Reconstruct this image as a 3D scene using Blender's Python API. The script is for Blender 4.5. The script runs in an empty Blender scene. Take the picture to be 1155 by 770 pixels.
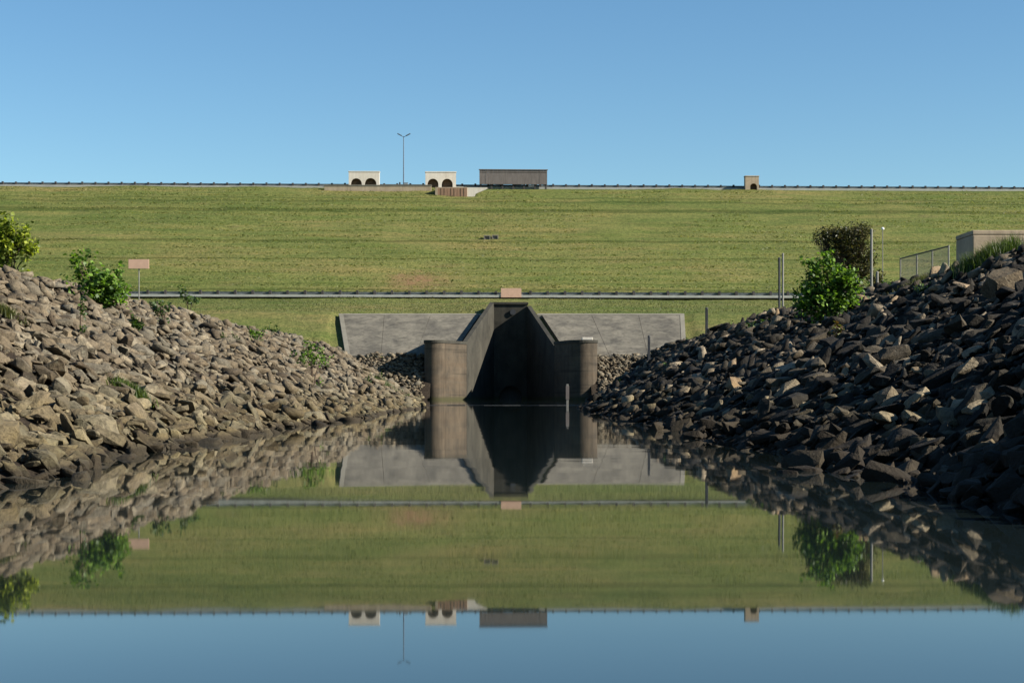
import bpy, bmesh, math, random
import numpy as np
from mathutils import Vector, Matrix, Euler, noise as mnoise

random.seed(11)
rng = np.random.default_rng(11)
R = math.radians
scene = bpy.context.scene
C = scene.collection

# ------------------------------------------------------------------ camera
F, CX, HY, H = 1900.0, 577.5, 446.0, 0.4      # focal length and horizon in photo pixels, eye height over the water
cam_d = bpy.data.cameras.new('camera'); cam = bpy.data.objects.new('camera', cam_d); C.objects.link(cam)
cam.location = (0, 0, H); cam.rotation_euler = (R(90), 0, 0)
cam_d.sensor_width = 36; cam_d.lens = F / 1155 * 36
cam_d.shift_y = (HY - 385) / 1155
cam_d.clip_start = 0.05; cam_d.clip_end = 5000
scene.camera = cam

def WX(px, D): return (px - CX) / F * D
def WZ(py, D): return H + (HY - py) / F * D

# ------------------------------------------------------------------ light
EL, AZ = 29.0, 15.0                            # sun low on the right, a little behind the camera
sd = Vector((math.cos(R(EL)) * math.cos(R(AZ)), -math.cos(R(EL)) * math.sin(R(AZ)), math.sin(R(EL))))
sun_d = bpy.data.lights.new('sun', 'SUN'); sun = bpy.data.objects.new('sun', sun_d); C.objects.link(sun)
sun.rotation_euler = sd.to_track_quat('Z', 'Y').to_euler(); sun.location = sd * 200
sun_d.energy = 5.0; sun_d.angle = R(0.5); sun_d.color = (1.0, 0.93, 0.82)
w = bpy.data.worlds.new('World'); scene.world = w; w.use_nodes = True
nt = w.node_tree; nt.nodes.clear()
sky = nt.nodes.new('ShaderNodeTexSky'); sky.sky_type = 'NISHITA'; sky.sun_disc = False
sky.sun_elevation = R(EL); sky.sun_rotation = R(90 + AZ)
sky.altitude = 100; sky.air_density = 1.0; sky.dust_density = 0.1; sky.ozone_density = 2.0
bg = nt.nodes.new('ShaderNodeBackground'); bg.inputs[1].default_value = 0.052
out = nt.nodes.new('ShaderNodeOutputWorld')
hs = nt.nodes.new('ShaderNodeHueSaturation'); hs.inputs['Saturation'].default_value = 1.14
tint = nt.nodes.new('ShaderNodeMix'); tint.data_type = 'RGBA'; tint.blend_type = 'MULTIPLY'; tint.inputs[0].default_value = 1.0
tint.inputs[7].default_value = (0.86, 1.03, 1.08, 1)
nt.links.new(sky.outputs[0], hs.inputs['Color']); nt.links.new(hs.outputs[0], tint.inputs[6]); nt.links.new(tint.outputs[2], bg.inputs[0]); nt.links.new(bg.outputs[0], out.inputs[0])
vs = scene.view_settings
vs.view_transform = 'Standard'; vs.look = 'None'; vs.gamma = 1; vs.exposure = 1.28; vs.use_curve_mapping = False

# ------------------------------------------------------------------ materials
def srgb(r, g, b):
    f = lambda c: (c / 255 / 12.92) if c / 255 <= 0.04045 else ((c / 255 + 0.055) / 1.055) ** 2.4
    return (f(r), f(g), f(b), 1)

class Mat:
    def __init__(s, name, rough=0.85, spec=0.3):
        s.m = bpy.data.materials.new(name); s.m.use_nodes = True
        s.t = s.m.node_tree; s.n = s.t.nodes; s.l = s.t.links
        s.b = s.n['Principled BSDF']; s.b.inputs['Roughness'].default_value = rough
        s.b.inputs['Specular IOR Level'].default_value = spec
        s.geo = s.n.new('ShaderNodeNewGeometry'); s.oi = s.n.new('ShaderNodeObjectInfo')
        s.pos = s.geo.outputs['Position']
    def vec(s, scale, src=None, rot=None):
        mp = s.n.new('ShaderNodeMapping'); mp.inputs['Scale'].default_value = scale
        if rot: mp.inputs['Rotation'].default_value = rot
        s.l.new(src or s.pos, mp.inputs['Vector']); return mp.outputs[0]
    def noise(s, scale=(1, 1, 1), sc=1.0, detail=4, rough=0.55, src=None, dist=0.0, rot=None):
        n = s.n.new('ShaderNodeTexNoise'); n.inputs['Scale'].default_value = sc
        n.inputs['Detail'].default_value = detail; n.inputs['Roughness'].default_value = rough
        n.inputs['Distortion'].default_value = dist
        s.l.new(s.vec(scale, src, rot), n.inputs['Vector']); return n.outputs['Fac']
    def ramp(s, fac, stops, interp='LINEAR'):
        r = s.n.new('ShaderNodeValToRGB'); r.color_ramp.interpolation = interp
        e = r.color_ramp.elements
        while len(e) < len(stops): e.new(0.5)
        for i, (p, c) in enumerate(stops):
            e[i].position = p
            e[i].color = c if hasattr(c, '__len__') and len(c) == 4 else ((*c, 1) if hasattr(c, '__len__') else (c, c, c, 1))
        s.l.new(fac, r.inputs[0]); return r.outputs[0]
    def mix(s, fac, a, b, mode='MIX'):
        m = s.n.new('ShaderNodeMix'); m.data_type = 'RGBA'; m.blend_type = mode
        for sock, v in ((m.inputs[0], fac), (m.inputs[6], a), (m.inputs[7], b)):
            if isinstance(v, (int, float)): sock.default_value = v
            elif isinstance(v, tuple): sock.default_value = v if len(v) == 4 else (*v, 1)
            else: s.l.new(v, sock)
        return m.outputs[2]
    def math(s, op, a, b=0.0, c=0.0, clamp=False):
        m = s.n.new('ShaderNodeMath'); m.operation = op; m.use_clamp = clamp
        for sock, v in zip(m.inputs, (a, b, c)):
            if isinstance(v, (int, float)): sock.default_value = v
            else: s.l.new(v, sock)
        return m.outputs[0]
    def sep(s, src=None):
        x = s.n.new('ShaderNodeSeparateXYZ'); s.l.new(src or s.pos, x.inputs[0]); return x.outputs
    def bump(s, h, strength=0.5, dist=0.05, prev=None):
        b = s.n.new('ShaderNodeBump'); b.inputs['Strength'].default_value = strength; b.inputs['Distance'].default_value = dist
        s.l.new(h, b.inputs['Height'])
        if prev: s.l.new(prev, b.inputs['Normal'])
        s.l.new(b.outputs[0], s.b.inputs['Normal']); return b.outputs[0]
    def color(s, c):
        if isinstance(c, tuple): s.b.inputs['Base Color'].default_value = c if len(c) == 4 else (*c, 1)
        else: s.l.new(c, s.b.inputs['Base Color'])
    def rand(s):
        return s.math('FRACT', s.math('ADD', s.geo.outputs['Random Per Island'], s.math('MULTIPLY', s.oi.outputs['Random'], 7.31)))

def simple(name, col, rough=0.7, var=0.25, sc=6.0, metallic=0.0, bump=0.2, bd=0.01, stretch=(1, 1, 1)):
    m = Mat(name, rough)
    n = m.noise(stretch, sc, 5, 0.65)
    lo = tuple(c * (1 - var) for c in col); hi = tuple(min(1, c * (1 + var)) for c in col)
    m.color(m.ramp(n, [(0.3, lo), (0.7, hi)])); m.b.inputs['Metallic'].default_value = metallic
    if bump: m.bump(n, bump, bd)
    return m.m

def rock_material(name, warm):
    m = Mat(name, 0.9, 0.2)
    r = m.rand()
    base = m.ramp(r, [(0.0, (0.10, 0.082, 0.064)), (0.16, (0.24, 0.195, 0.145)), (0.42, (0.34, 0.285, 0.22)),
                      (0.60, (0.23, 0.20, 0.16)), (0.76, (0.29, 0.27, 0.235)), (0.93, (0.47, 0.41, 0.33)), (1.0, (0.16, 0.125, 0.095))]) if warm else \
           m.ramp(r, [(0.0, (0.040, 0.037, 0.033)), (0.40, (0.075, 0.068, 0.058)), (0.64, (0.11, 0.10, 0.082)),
                      (0.78, (0.24, 0.21, 0.165)), (0.91, (0.66, 0.58, 0.47)), (0.97, (0.86, 0.76, 0.62)), (1.0, (0.70, 0.50, 0.31))])  # right bank: shade painted in as mostly dark stones, sunlit ones as pale
    n1 = m.noise((1, 1, 1), 7, 6, 0.7, dist=0.4); n2 = m.noise((1, 1, 1), 40, 5, 0.7)
    c = m.mix(0.75, base, m.ramp(n1, [(0.34, (0.40, 0.37, 0.33)), (0.5, (1, 1, 1)), (0.66, (1.3, 1.25, 1.15))]), 'MULTIPLY')
    c = m.mix(0.7, c, m.ramp(n2, [(0.36, (0.5, 0.49, 0.47)), (0.5, (1, 1, 1)), (0.64, (1.3, 1.28, 1.22))]), 'MULTIPLY')
    lich = m.noise((1, 1, 1), 15, 4, 0.7, dist=0.8)
    c = m.mix(m.math('MULTIPLY', m.ramp(lich, [(0.60, 0.0), (0.68, 1.0)]), 0.45), c, (0.50, 0.49, 0.40) if warm else (0.42, 0.42, 0.36))
    c = m.mix(1.0, c, (0.39, 0.375, 0.325) if warm else (0.25, 0.235, 0.205), 'MULTIPLY')  # right bank multiplied darker, bank shade put into the colour
    z = m.sep()[2]
    nz = m.noise((1, 1, 1), 2.2, 4, 0.6)
    # olive algae on the stones of the splash zone and a dark wet line at the water, made taller on the right to paint in shade
    zz = m.math('SUBTRACT', z, m.math('MULTIPLY', m.math('SUBTRACT', nz, 0.5), 1.6))
    moss = m.math('SUBTRACT', 1.0, m.math('DIVIDE', zz, 0.75, clamp=True), clamp=True)
    c = m.mix(m.math('MULTIPLY', moss, 0.75), c, m.mix(0.75, c, (0.62, 0.60, 0.30), 'MULTIPLY'))
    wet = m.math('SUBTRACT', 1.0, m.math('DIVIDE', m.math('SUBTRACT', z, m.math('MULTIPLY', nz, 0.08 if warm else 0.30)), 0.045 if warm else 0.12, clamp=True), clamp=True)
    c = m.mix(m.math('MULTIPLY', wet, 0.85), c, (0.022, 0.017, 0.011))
    m.color(c)
    b1 = m.bump(n1, 0.7, 0.05); m.bump(n2, 0.6, 0.015, b1)
    return m.m

M = {}
M['rock_left'] = rock_material('sandstone_riprap', True)
M['rock_right'] = rock_material('shade_darkened_riprap', False)  # darker stone colours carry the painted shade of the right bank

def soil_mat():
    m = Mat('dark_soil', 0.95, 0.1)
    n = m.noise((1, 1, 1), 9, 6, 0.7)
    m.color(m.ramp(n, [(0.3, (0.014, 0.011, 0.008)), (0.7, (0.045, 0.034, 0.024))])); m.bump(n, 1.0, 0.08); return m.m
M['soil'] = soil_mat()

def grass_mat(name, striped):
    m = Mat(name, 0.95, 0.1)
    big = m.noise((0.035, 0.10, 0.10), 1, 4, 0.6, dist=0.3)
    mid = m.noise((0.12, 0.55, 0.55), 1, 5, 0.65)
    fine = m.noise((1.6, 1.1, 1.6), 1.3, 6, 0.8)
    tuft = m.noise((1.0, 1.0, 2.2), 4.5, 4, 0.75)
    c = m.ramp(big, [(0.30, (0.074, 0.096, 0.026)), (0.50, (0.100, 0.115, 0.034)), (0.70, (0.128, 0.122, 0.044))])
    c = m.mix(0.55, c, m.ramp(mid, [(0.36, (0.66, 0.84, 0.58)), (0.5, (1, 1, 1)), (0.64, (1.35, 1.12, 1.2))]), 'MULTIPLY')
    if striped:
        # mown along the contour: faint bands follow the height up the slope
        z = m.sep()[2]
        xw = m.noise((0.02, 0.0, 0.0), 1, 3, 0.6); wob = m.noise((0.14, 0.3, 0.3), 1, 3, 0.6)
        ph = m.math('ADD', z, m.math('ADD', m.math('MULTIPLY', xw, 0.9), m.math('MULTIPLY', wob, 0.8)))
        band = m.n.new('ShaderNodeTexNoise'); band.noise_dimensions = '1D'
        band.inputs['Scale'].default_value = 1.25; band.inputs['Detail'].default_value = 3; band.inputs['Roughness'].default_value = 0.65
        m.l.new(ph, band.inputs['W'])
        c = m.mix(1.0, c, m.ramp(band.outputs['Fac'], [(0.32, (0.58, 0.62, 0.48)), (0.43, (0.98, 1.0, 0.95)), (0.6, (1.12, 1.08, 1.05)), (0.75, (1.0, 0.92, 0.9))]), 'MULTIPLY')
    c = m.mix(0.6, c, m.ramp(fine, [(0.38, (0.42, 0.50, 0.36)), (0.5, (1, 1, 1)), (0.62, (1.55, 1.38, 1.45))]), 'MULTIPLY')
    c = m.mix(0.5, c, m.ramp(tuft, [(0.38, (0.40, 0.46, 0.34)), (0.5, (1.0, 1.0, 1.0)), (0.62, (1.5, 1.4, 1.4))]), 'MULTIPLY')
    # worn, browner turf: one bare patch above the lower guardrail and a scatter of thin spots
    xyz = m.sep()
    if striped:
        dx = m.math('DIVIDE', m.math('ADD', xyz[0], 11.3), 4.2); dz = m.math('DIVIDE', m.math('SUBTRACT', xyz[2], 14.0), 1.5)
        d = m.math('SQRT', m.math('ADD', m.math('POWER', m.math('ABSOLUTE', dx), 2), m.math('POWER', m.math('ABSOLUTE', dz), 2)))
        d = m.math('ADD', d, m.math('MULTIPLY', m.math('SUBTRACT', m.noise((0.7, 0.7, 1.2), 1, 4, 0.7), 0.5), 2.2))
        c = m.mix(m.math('MULTIPLY', m.math('SUBTRACT', 1.0, d, clamp=True), 1.0), c, (0.175, 0.105, 0.055))
    thin = m.noise((0.16, 0.3, 0.3), 1, 5, 0.7)
    c = m.mix(m.math('MULTIPLY', m.ramp(thin, [(0.58, 0.0), (0.72, 1.0)]), 0.45), c, (0.115, 0.084, 0.043))
    m.color(c)
    b = m.bump(fine, 0.9, 0.18); m.bump(tuft, 0.8, 0.10, b)
    return m.m
M['dam_grass'] = grass_mat('mown_dam_grass', True)
M['lawn'] = grass_mat('mown_lawn', False)

def concrete_mat(name, lo, hi, moss=False, streak=0.6, joints=0.0):
    m = Mat(name, 0.88, 0.25)
    n = m.noise((1, 1, 1), 0.55, 6, 0.65, dist=0.5); f = m.noise((1, 1, 1), 9, 5, 0.7)
    st = m.noise((1.5, 1.5, 0.10), 1.6, 5, 0.65)
    c = m.ramp(n, [(0.28, lo), (0.72, hi)])
    c = m.mix(streak, c, m.ramp(st, [(0.30, (0.52, 0.50, 0.47)), (0.52, (1, 1, 1)), (0.8, (1.15, 1.12, 1.08))]), 'MULTIPLY')
    c = m.mix(0.4, c, m.ramp(f, [(0.3, (0.7, 0.7, 0.7)), (0.7, (1.15, 1.15, 1.15))]), 'MULTIPLY')
    z = m.sep()[2]
    if joints:
        hn = m.noise((0.05, 0.05, 1.3), 1.0, 3, 0.7)
        c = m.mix(0.7, c, m.ramp(hn, [(0.36, (0.45, 0.44, 0.42)), (0.43, (1, 1, 1)), (0.62, (1.0, 0.93, 0.86)), (0.7, (0.8, 0.72, 0.66))]), 'MULTIPLY')
    if moss:
        nz = m.noise((1, 1, 1), 1.2, 4, 0.6)
        zz = m.math('SUBTRACT', z, m.math('MULTIPLY', nz, 0.30))
        k = m.math('SUBTRACT', 1.0, m.math('DIVIDE', zz, 0.25, clamp=True), clamp=True)
        c = m.mix(m.math('MULTIPLY', k, 0.85), c, (0.035, 0.034, 0.012))
    m.color(c); m.bump(f, 0.35, 0.02); return m.m
M['basin_concrete'] = concrete_mat('stained_basin_concrete', (0.036, 0.030, 0.022), (0.094, 0.073, 0.049), True, 0.95, 1.0)
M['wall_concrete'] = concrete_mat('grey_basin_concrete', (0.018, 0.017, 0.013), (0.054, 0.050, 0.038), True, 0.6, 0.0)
M['apron_concrete'] = concrete_mat('weathered_apron_concrete', (0.055, 0.051, 0.042), (0.180, 0.163, 0.126), False, 0.75)
M['pale_concrete'] = concrete_mat('pale_concrete', (0.135, 0.125, 0.098), (0.195, 0.182, 0.145), False, 0.3)
M['cream'] = concrete_mat('cream_render', (0.50, 0.45, 0.37), (0.62, 0.57, 0.49), False, 0.3)
M['terrace'] = concrete_mat('terrace_stone', (0.27, 0.21, 0.14), (0.38, 0.31, 0.22), False, 0.55)
M['stub'] = concrete_mat('parapet_concrete', (0.27, 0.21, 0.145), (0.38, 0.30, 0.21), False, 0.6)
M['wood'] = simple('weathered_timber', (0.125, 0.108, 0.098), 0.85, 0.25, 2.0, stretch=(4, 1, 0.4))
M['red_wood'] = simple('brown_timber', (0.22, 0.135, 0.085), 0.85, 0.3, 2.0, stretch=(4, 1, 0.4))
M['dark_wood'] = simple('creosoted_post', (0.045, 0.042, 0.040), 0.9, 0.3, 8)
M['galv'] = simple('galvanised_rail', (0.27, 0.30, 0.305), 0.62, 0.2, 1.2, 0.35, 0.1)
M['galv_light'] = simple('galvanised_pipe', (0.17, 0.165, 0.145), 0.65, 0.2, 5, 0.1, 0.1)
M['wet'] = simple('wet_dark_concrete', (0.03, 0.028, 0.024), 0.35, 0.3, 6)
M['dark_steel'] = simple('dark_steel', (0.04, 0.042, 0.045), 0.6, 0.3, 6, 0.3)
M['pole_steel'] = simple('painted_pole_steel', (0.10, 0.13, 0.17), 0.5, 0.15, 4, 0.3)
M['kerb'] = simple('pale_kerb', (0.27, 0.275, 0.25), 0.9, 0.15, 1.5)
M['road'] = simple('asphalt', (0.055, 0.055, 0.055), 0.95, 0.2, 12)
M['sign'] = simple('faded_salmon_panel', (0.47, 0.30, 0.215), 0.6, 0.10, 3.0, 0, 0.05)
M['white'] = simple('white_paint', (0.78, 0.78, 0.74), 0.5, 0.06, 5, 0, 0.05)
M['interior'] = simple('shelter_interior', (0.13, 0.085, 0.055), 0.9, 0.3, 3)
M['bark'] = simple('bark', (0.085, 0.06, 0.04), 0.9, 0.4, 20, 0, 0.6, 0.01, (1, 1, 0.2))

def leaf_mat(name, lo, hi, trans):
    m = Mat(name, 0.5, 0.35)
    r = m.geo.outputs['Random Per Island']
    c = m.ramp(r, [(0.0, tuple(a * 0.7 for a in lo)), (0.35, lo), (0.7, hi), (1.0, tuple(min(1, a * 1.25) for a in hi))])
    m.color(c)
    tr = m.n.new('ShaderNodeBsdfTranslucent'); m.l.new(m.mix(1.0, c, (1.25, 1.35, 0.55), 'MULTIPLY'), tr.inputs[0])
    mx = m.n.new('ShaderNodeMixShader'); mx.inputs[0].default_value = trans
    m.l.new(m.b.outputs[0], mx.inputs[1]); m.l.new(tr.outputs[0], mx.inputs[2])
    o = m.n['Material Output']; m.l.new(mx.outputs[0], o.inputs[0]); return m.m
M['leaf_bright'] = leaf_mat('bright_green_leaf', (0.042, 0.090, 0.013), (0.140, 0.235, 0.035), 0.45)
M['leaf_yellow'] = leaf_mat('yellow_green_leaf', (0.085, 0.120, 0.014), (0.270, 0.310, 0.036), 0.45)
M['leaf_mid'] = leaf_mat('mid_green_leaf', (0.020, 0.045, 0.009), (0.060, 0.105, 0.018), 0.35)
M['leaf_dark'] = leaf_mat('dark_juniper_leaf', (0.020, 0.028, 0.009), (0.075, 0.066, 0.022), 0.25)
M['leaf_rust'] = leaf_mat('rusty_leaf', (0.09, 0.05, 0.02), (0.10, 0.12, 0.03), 0.3)
M['blade'] = leaf_mat('grass_blade', (0.040, 0.052, 0.013), (0.095, 0.10, 0.028), 0.35)
M['tussock'] = leaf_mat('tussock_grass', (0.085, 0.105, 0.026), (0.165, 0.165, 0.050), 0.45)
M['blade_green'] = leaf_mat('fresh_grass_blade', (0.030, 0.052, 0.010), (0.080, 0.115, 0.020), 0.35)

def water_mat():
    m = Mat('still_water', 0.022, 0.5)
    m.color((0.008, 0.013, 0.013)); m.b.inputs['IOR'].default_value = 1.45
    n = m.noise((0.45, 1.0, 1), 1.0, 1, 0.4); n2 = m.noise((1.6, 3.2, 1), 1.4, 1, 0.4)
    patch = m.ramp(m.noise((0.12, 0.05, 1), 1, 2, 0.5), [(0.4, 0.25), (0.65, 1.0)])
    h = m.math('ADD', n, m.math('MULTIPLY', m.math('MULTIPLY', n2, patch), 0.22))
    m.bump(h, 1.0, 0.0009); return m.m
M['water'] = water_mat()

# ------------------------------------------------------------------ object helpers
def link(name, mesh, mat=None, parent=None):
    o = bpy.data.objects.new(name, mesh); C.objects.link(o)
    if mat is not None and not mesh.materials: mesh.materials.append(mat)
    if parent: o.parent = parent
    return o
def from_bm(name, bm, mat=None, parent=None, smooth=False):
    me = bpy.data.meshes.new(name); bm.normal_update(); bm.to_mesh(me); bm.free()
    if smooth: me.polygons.foreach_set('use_smooth', [True] * len(me.polygons))
    return link(name, me, mat, parent)
def from_np(name, V, faces_flat, sizes, mat=None, parent=None):
    me = bpy.data.meshes.new(name)
    me.vertices.add(len(V)); me.vertices.foreach_set('co', np.asarray(V, np.float32).ravel())
    me.loops.add(len(faces_flat)); me.loops.foreach_set('vertex_index', np.asarray(faces_flat, np.int32))
    sizes = np.asarray(sizes, np.int32); st = np.concatenate([[0], np.cumsum(sizes)[:-1]]).astype(np.int32)
    me.polygons.add(len(sizes)); me.polygons.foreach_set('loop_start', st)
    me.update(calc_edges=True); me.validate()
    return link(name, me, mat, parent)
def tag(o, label=None, cat=None, group=None, kind=None):
    if label: o['label'] = label
    if cat: o['category'] = cat
    if group: o['group'] = group
    if kind: o['kind'] = kind
    return o
def thing(name, label, cat, loc=(0, 0, 0), rz=0, group=None):
    o = bpy.data.objects.new(name, None); C.objects.link(o); o.location = loc; o.rotation_euler = (0, 0, rz)
    o.empty_display_size = 0.2
    return tag(o, label, cat, group)
def box(bm, x0, x1, y0, y1, z0, z1, bev=0.0):
    r = bmesh.ops.create_cube(bm, size=1, matrix=Matrix.Translation(((x0 + x1) / 2, (y0 + y1) / 2, (z0 + z1) / 2)) @ Matrix.Diagonal((x1 - x0, y1 - y0, z1 - z0, 1)))
    if bev:
        es = {e for v in r['verts'] for e in v.link_edges}
        bmesh.ops.bevel(bm, geom=list(es), offset=bev, segments=2, affect='EDGES', profile=0.6)
def tube(bm, pts, radii, n=8):
    pts = [Vector(p) for p in pts]; rings = []
    if not hasattr(radii, '__len__'): radii = [radii] * len(pts)
    for i, p in enumerate(pts):
        d = (pts[min(i + 1, len(pts) - 1)] - pts[max(i - 1, 0)]).normalized()
        a = d.orthogonal().normalized() if i == 0 else (a_prev - d * a_prev.dot(d)).normalized()
        a_prev = a; b = d.cross(a)
        rings.append([bm.verts.new(p + (a * math.cos(t) + b * math.sin(t)) * radii[i]) for t in [2 * math.pi * k / n for k in range(n)]])
    for r0, r1 in zip(rings, rings[1:]):
        for k in range(n): bm.faces.new((r0[k], r0[(k + 1) % n], r1[(k + 1) % n], r1[k]))
    bm.faces.new(rings[0][::-1]); bm.faces.new(rings[-1])
def prism_y(bm, outline, y0, y1):
    """outline in (x, z), extruded along y"""
    a = [bm.verts.new((x, y0, z)) for x, z in outline]; b = [bm.verts.new((x, y1, z)) for x, z in outline]
    f = bm.faces.new(a); g = bm.faces.new(b[::-1])
    n = len(a)
    for i in range(n): bm.faces.new((a[i], b[i], b[(i + 1) % n], a[(i + 1) % n]))
    f.normal_update(); g.normal_update()
    bmesh.ops.triangulate(bm, faces=[f, g]); bmesh.ops.recalc_face_normals(bm, faces=bm.faces)
def prism_z(bm, plan, z0, z1s):
    """plan in (x, y), extruded from z0 to a height per corner"""
    if not hasattr(z1s, '__len__'): z1s = [z1s] * len(plan)
    a = [bm.verts.new((x, y, z0)) for x, y in plan]; b = [bm.verts.new((x, y, z)) for (x, y), z in zip(plan, z1s)]
    f = bm.faces.new(a[::-1]); g = bm.faces.new(b); n = len(a)
    for i in range(n): bm.faces.new((a[i], a[(i + 1) % n], b[(i + 1) % n], b[i]))
    f.normal_update(); g.normal_update()
    bmesh.ops.triangulate(bm, faces=[f, g]); bmesh.ops.recalc_face_normals(bm, faces=bm.faces)

# ------------------------------------------------------------------ terrain
YAW = 0.038                                     # the dam runs a little away from the camera on the right
ip = lambda y, t: np.interp(y, [a for a, _ in t], [b for _, b in t])
XWL = [(-40, 2.6), (5, 2.25), (8, 2.3), (12, 2.6), (58, 3.3), (70, 4.2), (80, 5.0), (150, 9.0)]
BKL = [(-40, 7.6), (80, 7.8), (150, 13.5)]; TPL = [(-40, 10), (80, 10), (150, 16)]
XWR = [(-40, 1.8), (6, 1.75), (15, 1.9), (42, 2.2), (60, 2.8), (80, 4.1), (150, 8.7)]
BKR = [(-40, 6.7), (82, 6.7), (150, 13.4)]; TPR = [(-40, 14.8), (82, 14.8), (150, 20)]
ZF = [(150, -4), (155, -0.15), (156, 0.6), (160.5, 4.1), (173.6, 8.8), (186, 11.2), (400, 11.2)]
def vnoise(x, y, s, seed=0):
    """cheap smooth value noise, vectorised"""
    x = np.asarray(x) / s; y = np.asarray(y) / s
    xi = np.floor(x).astype(np.int64); yi = np.floor(y).astype(np.int64); fx = x - xi; fy = y - yi
    fx = fx * fx * (3 - 2 * fx); fy = fy * fy * (3 - 2 * fy)
    def h(a, b):
        n = (a * 374761393 + b * 668265263 + seed * 974634777) & 0xffffffff
        n = ((n ^ (n >> 13)) * 1274126177) & 0xffffffff
        return ((n ^ (n >> 16)) & 0xffff) / 65535.0
    return (h(xi, yi) * (1 - fx) + h(xi + 1, yi) * fx) * (1 - fy) + (h(xi, yi + 1) * (1 - fx) + h(xi + 1, yi + 1) * fx) * fy - 0.5
def bank(ax, y, XW, BK, TP, zb, zt, sl):
    xw, bk, tp = ip(y, XW), ip(y, BK), ip(y, TP)
    z = np.where(ax < xw, (ax - xw) * 0.5,
        np.where(ax < bk, zb * (ax - xw) / (bk - xw),
        np.where(ax < tp, zb + (zt - zb) * (ax - bk) / (tp - bk), zt + sl * np.minimum(ax - tp, 25))))
    return np.maximum(z, -1.1)
def height(x, y, rough=True):
    x = np.asarray(x, float); y = np.asarray(y, float)
    zl = bank(-x, y, XWL, BKL, TPL, 2.22, 2.8, 0.04); zr = bank(x, y, XWR, BKR, TPR, 2.3, 4.1, 0.10)
    z = np.where(x < 0, zl, zr)
    ye = np.where(y > 172, y - YAW * x * np.clip((y - 172) / 10, 0, 1), y)
    zf = ip(ye, ZF)
    z = np.maximum(z, zf)
    if rough:
        amp = np.where(z > 4.2, 0.12, 0.22)
        z = z + amp * vnoise(x, y, 1.3, 3) + 0.5 * amp * vnoise(x, y, 0.5, 5) + 0.3 * vnoise(x, y, 9, 8) * np.clip((z - 0.5), 0, 1)
    return z

def steps(segs):
    out = [segs[0][0]]
    for a, b, d in segs:
        n = max(1, int(round((b - a) / d))); out += [a + (b - a) * (i + 1) / n for i in range(n)]
    return np.array(out)
xs = steps([(-220, -60, 8), (-60, -20, 2), (-20, -12, 0.5), (-12, 12, 0.22), (12, 20, 0.5), (20, 60, 2), (60, 220, 8)])
ys = steps([(-30, 2, 2), (2, 40, 0.3), (40, 90, 0.45), (90, 150, 1.2), (150, 178, 0.22), (178, 197, 0.6)])
GX, GY = np.meshgrid(xs, ys)
GZ = height(GX, GY)
ye = GY - YAW * GX
apz = (np.abs(GX) < 18.4) & (GY > 160.7) & (GY < 174.2)
GZ = np.where(apz, height(GX, GY, False) - 0.22, GZ)
GZ = np.where(ye > 185.0, np.minimum(GZ, 11.1), GZ)
nx, ny = len(xs), len(ys)
idx = np.arange(nx * ny).reshape(ny, nx)
quads = np.stack([idx[:-1, :-1], idx[:-1, 1:], idx[1:, 1:], idx[1:, :-1]], -1).reshape(-1, 4)
V = np.stack([GX.ravel(), GY.ravel(), GZ.ravel()], -1)
cen = V[quads].mean(1)
# the stilling basin is left open: drop the ground between its walls
bcx = -0.15
def basin_half(y): return np.interp(y, [150, 157.8, 162.3, 176], [8.2, 7.3, 4.75, 2.05])
cut = (np.abs(cen[:, 0] - bcx) < basin_half(cen[:, 1])) & (cen[:, 1] > 152) & (cen[:, 1] < 175.6)
quads = quads[~cut]; cen = cen[~cut]
ground = from_np('ground', V, quads.ravel(), np.full(len(quads), 4))
ground.data.materials.append(M['soil']); ground.data.materials.append(M['lawn'])
ax = np.abs(cen[:, 0])
edge = np.where(cen[:, 0] < 0, ip(cen[:, 1], TPL) + 0.3, ip(cen[:, 1], TPR) + 0.4) + vnoise(cen[:, 0], cen[:, 1], 1.5, 2) * 1.2
ztop = 4.3 + 1.0 * vnoise(cen[:, 0], cen[:, 1], 2.0, 9)
is_lawn = (ax > edge) | ((cen[:, 1] > 155) & (cen[:, 2] > ztop))
ground.data.polygons.foreach_set('material_index', is_lawn.astype(np.int32))
ground.data.polygons.foreach_set('use_smooth', [True] * len(quads))
tag(ground, kind='structure')

# the embankment of the dam with its lower bench and crest
PROF = [(185.0, 11.18), (191, 11.35), (192.5, 11.9), (247, 30.7), (248.5, 30.8), (257, 30.85), (259, 30.2), (320, 8)]
dx = steps([(-220, -90, 5), (-90, 90, 1.5), (90, 220, 5)])
dy = steps([(185, 195, 0.8), (195, 249, 0.7), (249, 320, 6)])
DX, DY = np.meshgrid(dx, dy)
DZ = ip(DY, PROF)
onslope = ((DY > 192) & (DY < 247)).astype(float)
tri = np.abs(((DY + 0.8 * vnoise(DX, DY * 0, 14, 4)) / 2.9) % 1 - 0.5) * 2
DZ = DZ + onslope * (0.10 * (tri - 0.5) + 0.30 * vnoise(DX, DY, 6, 21) + 0.14 * vnoise(DX, DY, 2.2, 22) + 0.35 * vnoise(DX, DY, 25, 23))
V = np.stack([DX.ravel(), (DY + YAW * DX).ravel(), DZ.ravel()], -1)
n2, m2 = len(dx), len(dy); idx = np.arange(n2 * m2).reshape(m2, n2)
q = np.stack([idx[:-1, :-1], idx[:-1, 1:], idx[1:, 1:], idx[1:, :-1]], -1).reshape(-1, 4)
dam = from_np('dam_embankment', V, q.ravel(), np.full(len(q), 4), M['dam_grass'])
dam.data.polygons.foreach_set('use_smooth', [True] * len(q)); tag(dam, kind='structure')

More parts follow.
